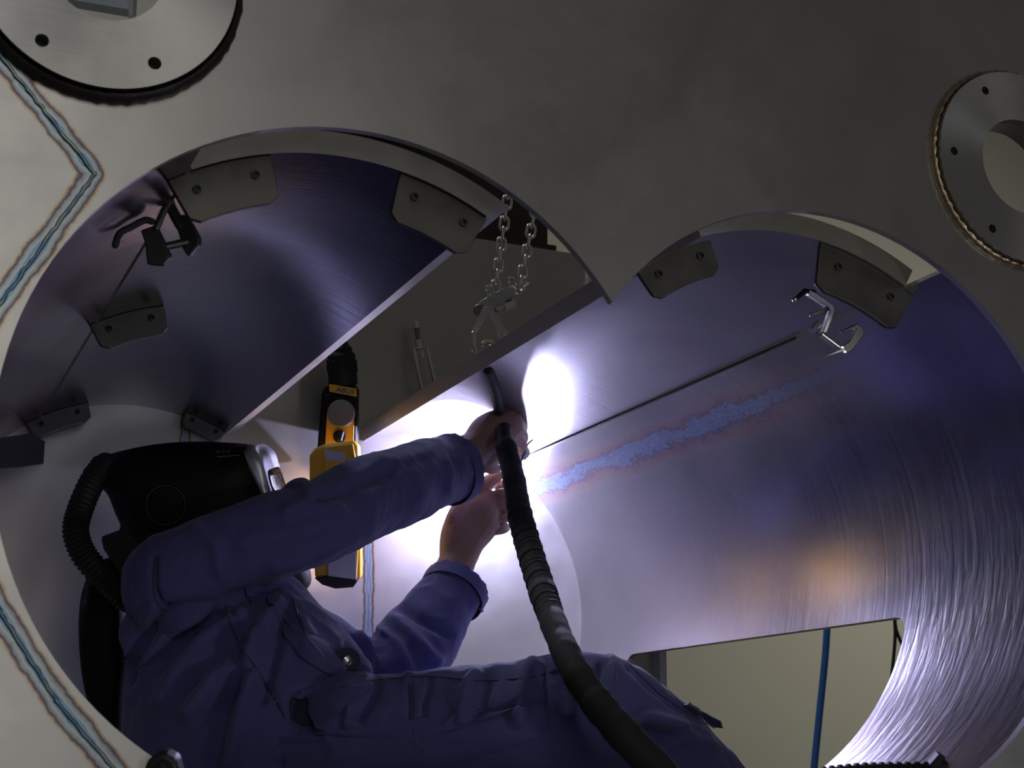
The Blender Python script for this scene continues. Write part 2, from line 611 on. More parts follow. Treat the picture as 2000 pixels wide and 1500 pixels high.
def barrel_patch(quads, mat, name, r0, t, sx, parent=vessel, smooth=50, edge=None):
    """quads: list of 4 (theta, y) corners; solid shell from r0 to r0+t, with uv"""
    idx = {}; P = []
    def vid(q):
        k = (round(q[0], 4), round(q[1], 4))
        if k not in idx:
            idx[k] = len(P); P.append(k)
        return idx[k]
    F = [tuple(vid(c) for c in q) for q in quads]
    F = [tuple(dict.fromkeys(f)) for f in F]
    F = [f for f in F if len(f) > 2]
    n = len(P)
    vs = []
    for th, y in P: vs.append(sx(th, y, r0))
    for th, y in P: vs.append(sx(th, y, r0 + t))
    fs = list(F) + [tuple(i + n for i in reversed(f)) for f in F]
    cnt = {}
    for f in F:
        for i in range(len(f)):
            e = (f[i], f[(i + 1) % len(f)])
            cnt[tuple(sorted(e))] = cnt.get(tuple(sorted(e)), []) + [e]
    for k, es in cnt.items():
        if len(es) == 1:
            a, b = es[0]
            fs.append((b, a, a + n, b + n))
    off = WL[parent.name] if parent else Vector()
    me = bpy.data.meshes.new(name)
    me.from_pydata([v - off for v in vs], [], fs)
    uvl = me.uv_layers.new(name='UVMap')
    for lp in me.loops:
        th, y = P[lp.vertex_index % n]
        uvl.data[lp.index].uv = (th / 100.0, y)
    bm = bmesh.new(); bm.from_mesh(me); bmesh.ops.recalc_face_normals(bm, faces=bm.faces); bm.to_mesh(me); bm.free()
    if edge is not None:
        me.materials.append(mat); me.materials.append(edge)
        nf = len(F)
        keys = [frozenset(f) for f in fs[2 * nf:]]
        ks = set(keys)
        for p in me.polygons:
            if frozenset(p.vertices) in ks: p.material_index = 1
    return link(name, me, mat, parent, smooth)


# lower trough: right side 60 .. -90, flat bottom, left 270 .. 120; rectangular discharge opening below z = -.245
ZC, YA, YB, RC = -.245, .925, 3.36, .075


def trough_pt(u, y, r):
    # u runs 60 -> -90 (right barrel), -90 -> -190 (flat), -190 -> -340 (left barrel, 270 -> 120)
    if u >= -90: return cyl(1, u, y, r)
    if u <= -190: return cyl(-1, u + 460, y, r)
    f = (u + 190) / 100.0
    return Vector((-A0 + 2 * A0 * f, y, -r)) * S


def ylims(u):
    z = trough_pt(u, 0, 1.0).z / S
    if z >= ZC - 1e-4: return None
    dz = ZC - z
    if dz < RC:
        e = RC - math.sqrt(max(0, RC * RC - (RC - dz) ** 2))
        return YA + e, YB - e
    return YA, YB


us = [60 - 2.5 * k for k in range(61)] + [-90 - 10 * k for k in range(1, 11)] + [-190 - 2.5 * k for k in range(1, 61)]
ucut = math.degrees(math.asin(ZC))
us += [ucut - d for d in (0, .15, .5, 1.0, 1.6, 2.4, 3.4)] + [-460 + 180 - ucut + d for d in (0, .15, .5, 1.0, 1.6, 2.4, 3.4)]
us = sorted(set(round(x, 4) for x in us), reverse=True)
us = [x for i, x in enumerate(us) if i == 0 or abs(us[i - 1] - x) > .05]
ysn = [0.0285, .3, .6]; ysf = [3.6, 3.8, 4.0]; ysm = [YA, 1.4, 1.9, 2.4, 2.9, YB]
quads = []
for i in range(len(us) - 1):
    u0, u1 = us[i], us[i + 1]
    l0, l1 = ylims(u0), ylims(u1)
    m0 = l0 or ((YA + YB) / 2,) * 2; m1 = l1 or ((YA + YB) / 2,) * 2
    if l0 is None and l1 is None:
        yy = ysn + ysm + ysf
        for j in range(len(yy) - 1):
            quads.append([(u0, yy[j]), (u1, yy[j]), (u1, yy[j + 1]), (u0, yy[j + 1])])
        continue
    if l0 is None: m0 = (YA + RC, YB - RC)
    if l1 is None: m1 = (YA + RC, YB - RC)
    for j in range(len(ysn) - 1):
        quads.append([(u0, ysn[j]), (u1, ysn[j]), (u1, ysn[j + 1]), (u0, ysn[j + 1])])
        quads.append([(u0, ysf[j]), (u1, ysf[j]), (u1, ysf[j + 1]), (u0, ysf[j + 1])])
    quads.append([(u0, ysn[-1]), (u1, ysn[-1]), (u1, m1[0]), (u0, m0[0])])
    quads.append([(u0, m0[1]), (u1, m1[1]), (u1, ysf[0]), (u0, ysf[0])])
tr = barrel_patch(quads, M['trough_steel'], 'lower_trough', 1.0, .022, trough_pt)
tr['label'] = 'polished lower trough with blue heat tint and a bottom opening'


def grid(t0, t1, y0, y1, nt, ny):
    q = []
    for i in range(nt):
        for j in range(ny):
            a, b = t0 + (t1 - t0) * i / nt, t0 + (t1 - t0) * (i + 1) / nt
            c, d = y0 + (y1 - y0) * j / ny, y0 + (y1 - y0) * (j + 1) / ny
            q.append([(a, c), (b, c), (b, d), (a, d)])
    return q


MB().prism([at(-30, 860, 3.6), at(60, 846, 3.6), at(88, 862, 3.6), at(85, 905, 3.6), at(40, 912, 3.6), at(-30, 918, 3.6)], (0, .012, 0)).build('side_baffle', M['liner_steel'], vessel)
# curved cover segments
segL = thing('cover_segment', 'thick curved steel segment over the left barrel, bolted lugs along its ends', 'cover plate', cyl(-1, 90, 2.1, 1.0), 'curved cover segments')
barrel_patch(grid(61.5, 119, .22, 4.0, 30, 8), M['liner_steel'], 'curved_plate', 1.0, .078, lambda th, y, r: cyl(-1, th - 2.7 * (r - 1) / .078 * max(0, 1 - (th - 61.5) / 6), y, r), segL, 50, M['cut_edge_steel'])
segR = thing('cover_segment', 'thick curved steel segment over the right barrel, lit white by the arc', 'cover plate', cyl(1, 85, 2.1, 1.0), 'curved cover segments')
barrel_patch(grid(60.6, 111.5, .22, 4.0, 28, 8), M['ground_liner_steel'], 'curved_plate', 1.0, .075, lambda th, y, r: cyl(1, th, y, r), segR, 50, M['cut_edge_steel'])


def lug(sx, t0, t1, y, r0, r1, parent, bolts=2):
    n = 10; rc = .02
    out = []
    for k in range(n + 1):
        th = t0 + (t1 - t0) * k / n
        e = 0.03 if k in (0, n) else 0
        out.append(cyl(sx, th, y, r0 + e * .8))
    for k in range(n + 1):
        th = t1 + (t0 - t1) * k / n
        out.append(cyl(sx, th, y, r1))
    lg = MB().prism(out, (0, .022 * S, 0)).build('lug', M['bracket_steel'], parent, 30, .001)
    for k in range(bolts):
        th = t0 + (t1 - t0) * (.2 + .6 * k / max(1, bolts - 1))
        c = cyl(sx, th, y - .001, r0 + (r1 - r0) * .62)
        MB().lathe(c, (0, -1, 0), [(.012 * S * 1.2, 0), (.012 * S * 1.2, .008 * S), (.008 * S, .010 * S), (.007 * S, .004 * S)], 6).build('bolt', M['black_iron'], lg, 0)
    return lg


lug(-1, 104, 123.5, .235, .845, 1.0, segL)
lug(-1, 61, 79.5, .235, .835, 1.0, segL)
lug(-1, 103.5, 121.5, 2.0, .88, 1.0, segL)
lug(-1, 105, 124, 3.9, .90, 1.0, segL)
lug(-1, 62, 75.5, 3.9, .925, 1.0, segL)
lug(1, 109, 128, .235, .86, .985, segR)
lug(1, 57.5, 82, .235, .82, 1.0, segR)

# ================================================================== HALL BEYOND
bm_ = thing('crane_beam', 'dark brown steel beam above the far end plate', 'beam', V(.6, 4.3, 2.3))
MB().box(V(-1.5, 4.12, 2.26), V(1.70, 4.4, 2.32)).build('lower_flange', M['beam_brown'], bm_)
MB().box(V(-1.5, 4.3, 2.32), V(1.72, 4.36, 2.9)).build('web', M['beam_brown'], bm_)
MB().box(V(-1.5, 4.12, 2.9), V(1.68, 4.55, 2.96)).build('upper_flange', M['beam_brown'], bm_)
lb = thing('roof_purlin', 'pale blue steel beam with a round end seen through the upper left flange', 'beam', at(215, 5, 6.5))
c0, c1 = at(60, -14, 6.5), at(262, 20, 6.5)
MB().prism([c0, c1, c1 + Vector((0, 0, .16)), c0 + Vector((0, 0, .16))], (0, .05, 0)).build('web', M['beam_blue'], lb)
MB().rod(at(258, 34, 6.4), at(262, -40, 6.4), .012, 14).build('tie_rod', M['chrome'], lb)
bh = smoothpath([(1617, 1200, 6), (1612, 1280, 6), (1603, 1370, 6), (1590, 1500, 6), (1582, 1600, 6)], 5)
tag(MB().tube([at(*p) for p in bh], .011, 12).build('air_hose', M['blue_hose']), 'blue hose hanging in front of the olive wall', 'hose')
bc = thing('wall_cable', 'pair of thin black cables in front of the olive wall', 'cable', at(1750, 1240, 6))
for pl in ([(1747, 1200, 6), (1748, 1250, 6), (1740, 1340, 6), (1735, 1420, 6)], [(1747, 1200, 6), (1752, 1235, 6), (1775, 1290, 6), (1790, 1360, 6)]):
    MB().tube([at(*p) for p in smoothpath(pl)], .0055, 8).build('strand', M['black_rubber'], bc)

MB().box(V(2.30, 3.93, -1.35), V(2.345, 4.06, 2.0)).build('edge_bar', M['wall_trim_paint'], vessel)['label'] = 'pale bar along the right edge of the far end plate'
vp = thing('polished_pipe', 'short polished upright pipe beside the hanging steel plate tip', 'pipe', at(1147, 545, 3.5))
MB().rod(at(1147, 590, 3.5), at(1143, 470, 3.5), .010, 16).build('pipe', M['chrome'], vp)
MB().lathe(at(1144, 500, 3.5), (0, 0, 1), [(.014, -.006), (.015, 0), (.014, .006)], 16).build('collar', M['chrome'], vp)

# ================================================================== CHAINS AND LIFTING CLAMP
YC = 2.6
kpx = mpp(985, 500, YC)
pitch = 22.5 * kpx
lk = MB()
hw, hl, wr = 8.6 * kpx, 13.2 * kpx - 8.0 * kpx * .35, 2.9 * kpx
pp = []
for k in range(8):
    a = PI * k / 7; pp.append((hw * math.cos(a), 0, hl * .62 + hw * math.sin(a)))
for k in range(8):
    a = PI + PI * k / 7; pp.append((hw * math.cos(a), 0, -hl * .62 + hw * math.sin(a)))
lk.loop(pp, wr, 8)
link_me = lk.mesh('link'); link_me.materials.append(M['chrome']); link_me.shade_smooth()


def chain(p_bot, p_top, n, label, phase):
    t = thing('lifting_chain', label, 'chain', p_bot, 'lifting chains')
    d = (p_top - p_bot).normalized()
    for i in range(n):
        ob = bpy.data.objects.new('link', link_me)
        COL.objects.link(ob); ob.parent = t
        z = d
        x = RX if (i + phase) % 2 == 0 else RZ
        x = (x - z * x.dot(z)).normalized()
        if (i + phase) % 2 == 0: x = (x + z.cross(x) * .35).normalized()
        y = z.cross(x)
        ob.matrix_local = Matrix.Translation(d * pitch * (i + .5)) @ Matrix((x, y, z)).transposed().to_4x4()
    return t


chain(at(966, 572, YC), at(988, 412, YC), 13, 'left strand of steel chain above the lifting clamp', 0)
chain(at(1014, 563, YC), at(1042, 425, YC), 12, 'right strand of steel chain above the lifting clamp', 1)
lc = thing('lifting_clamp', 'steel plate lifting clamp with hook hanging from two chains', 'clamp', at(960, 640, YC))


def pxprism(pts, y, d0, d1, mat, name, parent, bevel=.001, smooth=35):
    """a plate facing the photographer's side, with real thickness d1-d0"""
    c = at(sum(p[0] for p in pts) / len(pts), sum(p[1] for p in pts) / len(pts), y)
    k = (c - CAM).dot(RZ) / FPX
    cx = sum(p[0] for p in pts) / len(pts); cy = sum(p[1] for p in pts) / len(pts)
    poly = [c + RX * ((p[0] - cx) * k) + RY * ((p[1] - cy) * k) + RZ * d0 for p in pts]
    return MB().prism(poly, RZ * (d1 - d0)).build(name, mat, parent, smooth, bevel)


pxprism([(932, 602), (938, 588), (985, 562), (1002, 560), (1008, 568), (1004, 580), (980, 592), (955, 604), (938, 616)], YC, -.006, .012, M['chrome'], 'yoke', lc, .002)
pxprism([(944, 600), (955, 598), (958, 612), (940, 640), (930, 655), (921, 655), (924, 640)], YC, -.012, -.006, M['chrome'], 'side_plate', lc)
pxprism([(955, 598), (970, 604), (976, 620), (984, 642), (992, 645), (990, 665), (976, 668), (966, 636), (958, 618)], YC, .002, .012, M['chrome'], 'side_plate', lc)
c_ = at(937, 606, YC)
MB().lathe(c_ - RZ * .01, RZ, [(.011, 0), (.013, .004), (.013, .022), (.011, .026)], 20).build('pivot', M['dark_steel'], lc)
MB().rod(at(983, 600, YC, -.008), at(1003, 592, YC, -.008), .0095, 6).build('hex_nut', M['chrome'], lc, 20)
MB().rod(at(968, 607, YC, -.006), at(990, 597, YC, -.006), .0055, 12).build('pin', M['chrome'], lc)
hk = smoothpath([(925, 652, YC), (924, 672, YC), (930, 692, YC), (945, 706, YC), (962, 700, YC), (968, 684, YC), (962, 672, YC), (952, 668, YC), (944, 672, YC)], 4)
MB().tube([at(*p) for p in hk], [.0062] * 20 + [.0058] * (len(hk) - 20), 10, round_=True).build('hook', M['chrome'], lc)
MB().tube([at(*p) for p in smoothpath([(984, 650, YC), (982, 668, YC), (976, 690, YC), (966, 712, YC)])], .005, 10, round_=True).build('tongue', M['chrome'], lc)
for (x, y) in ((955, 568), (999, 552)):
    e = MB().loop([at(x, y, YC) + (RX * math.cos(2 * PI * k / 14) * 7 - RY * math.sin(2 * PI * k / 14) * 9) * kpx for k in range(14)], .0028, 8).build('shackle', M['chrome'], lc)
MB().tube([at(*p) for p in smoothpath([(1003, 562, YC), (1012, 572, YC), (1022, 566, YC), (1024, 552, YC)])], .0035, 8, round_=True).build('shackle', M['chrome'], lc)
MB().rod(at(1018, 560, YC, -.006), at(1030, 552, YC, .006), .004, 8).build('shackle_pin', M['chrome'], lc)

# turnbuckle on the far plate
YT = 3.9
tb = thing('turnbuckle', 'small bright turnbuckle hanging by the far end plate', 'turnbuckle', at(820, 690, YT))
MB().rod(at(812, 628, YT), at(813, 642, YT), .010, 6).build('hex_nut', M['chrome'], tb, 20)
MB().rod(at(813, 640, YT), at(818, 670, YT), .0055, 12).build('threaded_rod', M['dark_steel'], tb)
MB().rod(at(817, 664, YT), at(820, 682, YT), .0085, 16).build('sleeve', M['chrome'], tb)
for a, b in (((808, 684), (823, 758)), ((834, 682), (849, 748))):
    MB().tube([at(820, 678, YT), at(a[0], a[1] - 2, YT), at(b[0], b[1], YT)], .0050, 10, round_=True).build('side_bar', M['chrome'], tb)
MB().rod(at(823, 686, YT), at(825, 700, YT), .004, 10).build('rod_end', M['chrome'], tb)
MB().tube([at(823, 758, YT), at(836, 757, YT), at(849, 748, YT)], .0045, 10, round_=True).build('lower_yoke', M['chrome'], tb)
MB().rod(at(836, 755, YT), at(842, 800, YT), .0045, 10).build('threaded_rod', M['dark_steel'], tb)

# ================================================================== SEAM CLAMPS
YL = .55
cl = thing('seam_clamp', 'dark clamp with bent lever on the left barrel seam', 'clamp', at(340, 450, YL), 'seam clamps')
for pts in ([(276, 450), (306, 440), (319, 469), (334, 500), (319, 520), (289, 517), (285, 475)], [(339, 421), (366, 420), (378, 440), (391, 465), (390, 478), (369, 502), (358, 486), (352, 462)]):
    pxprism(pts, YL, -.006, .012, M['black_iron'], 'jaw', cl, .002)
MB().rod(at(318, 483, YL), at(366, 472, YL), 8 * mpp(340, 470, YL), 14).build('pin', M['bracket_steel'], cl)
MB().tube([at(308, 370, YL), at(330, 398, YL), at(352, 440, YL)], 11 * mpp(340, 450, YL), 8, round_=True).build('arm', M['black_iron'], cl)
MB().tube([at(338, 395, YL, -.01), at(324, 412, YL, -.01), at(309, 446, YL, -.01)], 7 * mpp(340, 450, YL), 8, round_=True).build('arm', M['bracket_steel'], cl)
MB().tube([at(p[0], p[1], YL, -.01) for p in smoothpath([(300, 434), (285, 432), (260, 445), (238, 457), (229, 480)])], 7 * mpp(340, 450, YL), 10, round_=True).build('lever', M['black_iron'], cl)
MB().rod(at(337, 368, .3), at(354, 362, .3), 3 * mpp(340, 450, .3), 10).build('bolt', M['chrome'], cl)
YR = .54
cr = thing('seam_clamp', 'bright steel clamp with lever knob on the right barrel seam', 'clamp', at(1620, 640, YR), 'seam clamps')
kr = mpp(1620, 640, YR)
pxprism([(1578, 566), (1590, 572), (1626, 597), (1628, 608), (1612, 650), (1604, 650), (1618, 609), (1616, 602), (1576, 576)], YR, -.012, .012, M['chrome'], 'jaw', cr, .001)
pxprism([(1583, 618), (1585, 612), (1616, 598), (1621, 604), (1612, 612)], YR, 0, .014, M['dark_steel'], 'web', cr, .001)
pxprism([(1640, 650), (1646, 645), (1672, 633), (1682, 640), (1686, 652), (1662, 684), (1652, 690), (1644, 676), (1656, 668), (1670, 642)], YR, -.010, .012, M['dark_steel'], 'jaw', cr, .001)
pxprism([(1608, 697), (1645, 680), (1648, 684), (1646, 686)], YR, -.012, .010, M['chrome'], 'toe', cr, .0005)
MB().rod(at(1604, 652, YR), at(1640, 679, YR), 6 * kr, 12).build('pin', M['chrome'], cr)
MB().rod(at(1596, 632, YR, -.01), at(1583, 648, YR, -.01), 8 * kr, 6).build('hex_nut', M['chrome'], cr, 20)
MB().tube([at(1590, 570, YR, .004), at(1572, 568, YR, 0), at(1554, 584, YR, -.004)], 5 * kr, 8, round_=True).build('lever', M['black_iron'], cr)
MB().sphere(at(1551, 585, YR, -.006), 6 * kr, 12).build('knob', M['chrome'], cr)
# black strip along the right seam stands in for the dark of the open root gap
MB().prism([cyl(1, 60.3, .95, .999), cyl(1, 60.3, 3.72, .999), cyl(1, 59.75, 3.72, .999), cyl(1, 59.75, .95, .999)], cyl(1, 60, 0, .99) - cyl(1, 60, 0, 1.0) + Vector((0, 0, .0))).build('backing_strip', M['black_iron'], vessel, 0)['label'] = 'dark strip along the open right seam'

# ================================================================== CRANE PENDANT AND YELLOW BOX
YP = 3.72
pn = thing('crane_pendant', 'black crane pendant with yellow front and round grey button', 'remote control', at(660, 780, YP))
kp = mpp(660, 780, YP)


def pxc(px, py, d):      # frame of the pendant
    return at(660, 780, YP) + RX * ((px - 660) * kp) + RY * ((py - 780) * kp) + RZ * d


def pn_prism(pts, d0, d1, mat, name, bevel=.0015, par=None):
    return MB().prism([pxc(p[0], p[1], d0) for p in pts], RZ * (d1 - d0)).build(name, M[mat], par or pn, 35, bevel)


ax = (pxc(665, 690, 0) - pxc(669, 760, 0)).normalized()
bell = MB(); prof = []
base = pxc(667, 752, .03)
for k in range(25):
    h = k / 24
    r = (29 - 1 * h) if h < .55 else 29 - 16 * ((h - .55) / .45) ** 1.4
    r += (1.3 if k % 4 < 2 else -.8) if h > .3 else 0
    prof.append((r * kp, h * 85 * kp))
bell.lathe(base, ax, prof, 28).build('cable_boot', M['black_rubber'], pn, 25)
ribs = MB()
for k in range(16):
    a = 2 * PI * k / 16
    d = (RX * math.cos(a) + RZ * math.sin(a)) * 28.5 * kp
    ribs.rod(base + d + ax * 26 * kp, base + d * .98 + ax * 50 * kp, 2.2 * kp, 6)
ribs.build('boot_ribs', M['black_rubber'], pn)
MB().rod(base + ax * 80 * kp, base + ax * 900 * kp, 10 * kp, 12).build('cable', M['black_rubber'], pn)
pn_prism([(628, 768), (636, 752), (690, 750), (697, 762), (696, 860), (690, 905), (617, 905), (622, 840)], .0, .055, 'black_plastic', 'body', .005)
fr = pn_prism([(640, 785), (692, 790), (690, 900), (634, 895)], -.004, .01, 'yellow_plastic', 'front_panel', .001)
pn_prism([(633, 770), (696, 775), (695, 800), (640, 812), (636, 800)], -.006, .01, 'black_plastic', 'upper_shroud', .002)
lbp = pn_prism([(644, 750), (697, 759), (697, 775), (644, 765)], -.0085, -.002, 'yellow_plastic', 'name_plate', .0005)
for (x, y, r, d, m, nm) in ((668, 807, 27, .022, 'grey_plastic', 'stop_button'), (664, 852, 12.5, .012, 'black_plastic', 'push_button')):
    MB().lathe(pxc(x, y, .0), -RZ, [(r * kp * .9, 0), (r * kp, d * .55), (r * kp, d * .9), (r * kp * .9, d)], 32).build(nm, M[m], pn, 30)


def text(body, name, mat, parent, origin, xdir, ydir, width, height=None, depth=.0004, shear=0.0):
    cu = bpy.data.curves.new(name, 'FONT'); cu.body = body; cu.extrude = .02; cu.offset = .012; cu.shear = shear
    ob = bpy.data.objects.new(name, cu); COL.objects.link(ob)
    dg = bpy.context.evaluated_depsgraph_get()
    me = bpy.data.meshes.new_from_object(ob.evaluated_get(dg))
    bpy.data.objects.remove(ob)
    co = np.array([v.co[:] for v in me.vertices])
    lo, hi = co.min(0), co.max(0)
    kx = width / (hi[0] - lo[0]); ky = (height or width * (hi[1] - lo[1]) / (hi[0] - lo[0])) / (hi[1] - lo[1])
    zd = xdir.cross(ydir).normalized()
    off = WL[parent.name]
    for v in me.vertices:
        x, y, z = (v.co.x - lo[0]) * kx, (v.co.y - lo[1]) * ky, (v.co.z - lo[2]) / (hi[2] - lo[2] + 1e-9) * depth
        v.co = origin + xdir * x + ydir * y + zd * z - off
    me.name = name
    return link(name, me, mat, parent, 0)


xd = (pxc(697, 759, 0) - pxc(644, 750, 0)).normalized()
yd = (-RY + RX * .0); yd = (yd - xd * yd.dot(xd)).normalized()
text('ABUS', 'lettering', M['blue_print'], lbp, pxc(656, 764.5, -.0087), xd, yd, 37 * kp, 9.5 * kp, .0006, .25)

yb = thing('control_box', 'yellow hanging control box with pale panel behind the arm', 'remote control', at(655, 1010, YP - .1))
YB_ = YP - .12
kb = mpp(655, 1000, YB_)


def yb_prism(pts, d0, d1, mat, name, bevel=.002, par=None):
    c = at(655, 1000, YB_)
    return MB().prism([c + RX * ((p[0] - 655) * kb) + RY * ((p[1] - 1000) * kb) + RZ * d0 for p in pts], RZ * (d1 - d0)).build(name, M[mat], par or yb, 35, bevel)


yb_prism([(604, 890), (614, 876), (634, 868), (690, 862), (700, 872), (704, 1000), (704, 1132), (641, 1128), (615, 1130), (604, 960)], 0, .05, 'yellow_plastic', 'body', .006)
yb_prism([(634, 872), (690, 866), (697, 905), (700, 1080), (697, 1132), (642, 1126), (634, 1000)], -.008, .004, 'yellow_plastic', 'front', .003)
d_ = yb_prism([(636, 877), (674, 884), (674, 902), (637, 897)], -.011, -.006, 'pale_panel', 'display', .0005)
d_['label'] = 'small pale display window'
yb_prism([(642, 940), (696, 940), (697, 1131), (642, 1124)], -.0095, -.004, 'pale_panel', 'face_panel', .001)
yb_prism([(615, 1128), (643, 1124), (700, 1132), (691, 1146), (656, 1149), (630, 1141)], -.010, .05, 'black_rubber', 'bottom_cap', .002)
MB().rod(at(660, 862, YB_, .025), at(664, 905 - 60, YB_, .03), .006, 10).build('cable', M['black_rubber'], yb)

# ================================================================== WELDER
def merge_remesh(mb, name, voxel, smooth_it=6):
    me = mb.mesh(name + '_raw')
    ob = bpy.data.objects.new(name + '_tmp', me); COL.objects.link(ob)
    r = ob.modifiers.new('r', 'REMESH'); r.mode = 'VOXEL'; r.voxel_size = voxel; r.use_smooth_shade = True
    if smooth_it:
        q = ob.modifiers.new('s', 'SMOOTH'); q.factor = .5; q.iterations = smooth_it
    dg = bpy.context.evaluated_depsgraph_get()
    out = bpy.data.meshes.new_from_object(ob.evaluated_get(dg))
    bpy.data.objects.remove(ob); bpy.data.meshes.remove(me)
    out.name = name
    return out


person_loc = at(600, 1500, 2.0)
# --- skin: head, neck, torso, arms, two hands with fingers, legs: one surface
sk = MB()
limb(sk, [(385, 935, 2.72, 70), (400, 985, 2.72, 84), (415, 1050, 2.72, 70), (405, 1110, 2.66, 48), (390, 1160, 2.6, 60)], 20)     # head and neck
sk.tube([at(480, 1000, 2.72), at(502, 1010, 2.72)], [.022, .008], 10, round_=True)                                     # nose
limb(sk, [(380, 1150, 2.6, 60), (420, 1230, 2.6, 125), (470, 1360, 2.5, 140), (520, 1490, 2.3, 120)], 20, squash=(Vector((0, 1, 0)), .8))
limb(sk, [(370, 1150, 2.3, 60), (450, 1085, 2.22, 62), (590, 1025, 2.22, 52), (740, 960, 2.55, 50), (860, 905, 2.95, 38), (915, 885, 3.11, 35)], 16)
limb(sk, [(520, 1220, 2.95, 55), (640, 1290, 3.05, 52), (760, 1305, 3.1, 46), (830, 1210, 3.2, 42), (885, 1115, 3.28, 37), (897, 1080, 3.3, 37)], 16)
limb(sk, [(560, 1510, 2.15, 90), (850, 1440, 1.75, 90), (1060, 1420, 1.55, 85), (1185, 1400, 1.5, 72), (1330, 1510, 1.6, 66), (1480, 1650, 1.8, 48), (1560, 1730, 1.9, 40)], 16)
limb(sk, [(640, 1500, 2.6, 95), (900, 1490, 2.5, 85), (1080, 1480, 2.4, 72), (1240, 1640, 2.5, 58), (1350, 1760, 2.5, 40)], 16)
# right hand (torch hand): palm seen from the back, fingers curl round the torch handle
def fingers(mb, lst, seg=12):
    for pts in lst:
        limb(mb, pts, seg, 5)
limb(sk, [(900, 888, 3.09, 35), (930, 876, 3.13, 37), (958, 852, 3.17, 45), (985, 835, 3.20, 40)], 16)
limb(sk, [(945, 885, 3.15, 33), (968, 868, 3.19, 36), (990, 855, 3.22, 30)], 14)
fingers(sk, [
    [(968, 822, 3.17, 21), (985, 809, 3.21, 15), (1004, 815, 3.31, 14), (1010, 828, 3.39, 12)],
    [(985, 828, 3.17, 20), (1003, 818, 3.20, 15), (1017, 834, 3.30, 14), (1014, 848, 3.39, 12)],
    [(990, 848, 3.17, 20), (1009, 838, 3.19, 15), (1020, 855, 3.29, 13), (1012, 868, 3.37, 12)],
    [(990, 866, 3.17, 19), (1010, 858, 3.19, 13), (1019, 872, 3.27, 12), (1004, 884, 3.35, 10)],
    [(932, 888, 3.14, 24), (950, 905, 3.17, 19), (965, 912, 3.22, 14), (973, 908, 3.27, 11)]])
# left hand (filler rod hand): palm towards us, fingers curled, thumb along the upper edge
limb(sk, [(895, 1088, 3.3, 38), (905, 1050, 3.32, 46), (925, 1015, 3.34, 52), (940, 990, 3.36, 44)], 18)
fingers(sk, [
    [(893, 1018, 3.3, 25), (914, 982, 3.3, 19), (944, 948, 3.31, 15), (972, 929, 3.34, 12)]] + [
    [(945, yb_ + 6, 3.40, 13), (982, yb_ - 10, 3.43, 11.5), (997, yb_ - 4, 3.36, 10.5), (990, yb_ + 3, 3.29, 10), (974, yb_ + 6, 3.27, 9.5)] for yb_ in (958, 983, 1007)] + [
    [(945, 1036, 3.40, 13), (976, 1026, 3.42, 10), (988, 1030, 3.36, 9), (982, 1035, 3.30, 8.5), (970, 1038, 3.28, 8)]])
body = merge_remesh(sk, 'person', .0028, 3)
for v in body.vertices: v.co -= person_loc
person = link('person', body, M['skin'], None, 0, 0, person_loc)
body.shade_smooth()
tag(person, 'welder in navy coveralls and black hood reaching up with both arms', 'person')

# --- coveralls
cv = MB()
DY = RZ
limb(cv, [(400, 1140, 2.6, 92), (418, 1195, 2.56, 172), (446, 1280, 2.5, 212), (484, 1380, 2.38, 246), (520, 1500, 2.2, 262), (560, 1620, 2.1, 220)], 32, squash=(DY, .74))
limb(cv, [(330, 1150, 2.36, 92), (345, 1135, 2.3, 104), (440, 1088, 2.2, 92), (540, 1046, 2.18, 87), (620, 1024, 2.22, 82), (700, 980, 2.42, 84), (780, 950, 2.66, 78), (850, 924, 2.9, 70), (884, 916, 2.99, 66)], 26, round_=(1, 0))
limb(cv, [(500, 1220, 2.9, 100), (600, 1262, 3.0, 84), (700, 1310, 3.08, 72), (765, 1318, 3.1, 82), (810, 1265, 3.16, 82), (850, 1205, 3.22, 72), (888, 1152, 3.26, 64)], 24, round_=(1, 0))
limb(cv, [(560, 1490, 2.1, 170), (700, 1468, 1.9, 148), (850, 1446, 1.74, 138), (1000, 1425, 1.6, 134), (1110, 1402, 1.52, 128), (1180, 1398, 1.5, 118), (1250, 1440, 1.53, 110), (1330, 1510, 1.6, 104), (1480, 1650, 1.8, 88), (1560, 1730, 1.9, 80)], 28)
limb(cv, [(600, 1500, 2.6, 140), (850, 1500, 2.5, 118), (1040, 1490, 2.42, 108), (1120, 1500, 2.4, 98), (1240, 1640, 2.5, 84), (1350, 1760, 2.5, 74)], 24)
# knee, elbow and belly bulges
for (x, y, yy, r) in ((585, 966, 2.2, 34), (640, 1012, 2.28, 70), (1150, 1345, 1.46, 62), (1010, 1345, 1.56, 55), (760, 1360, 1.8, 46), (560, 1280, 2.5, 105), (610, 1350, 2.3, 90), (330, 1215, 2.42, 84), (350, 1260, 2.4, 90), (305, 1190, 2.4, 62), (286, 1235, 2.44, 56)):
    cv.sphere(at(x, y, yy), r * mpp(x, y, yy), 16)
cm = merge_remesh(cv, 'coverall', .0052, 8)
co = np.array([v.co[:] for v in cm.vertices]); nr = np.array([v.normal[:] for v in cm.vertices])
CA, X_, Y_, Z_ = (np.array(q) for q in (CAM, RX, RY, RZ))
q = co - CA
dep = q @ Z_
pxy = np.stack([1000 + FPX * (q @ X_) / dep, 750 + FPX * (q @ Y_) / dep], 1)
front = np.clip(-(nr * (q / np.linalg.norm(q, axis=1)[:, None])).sum(1) * 1.6, 0, 1)


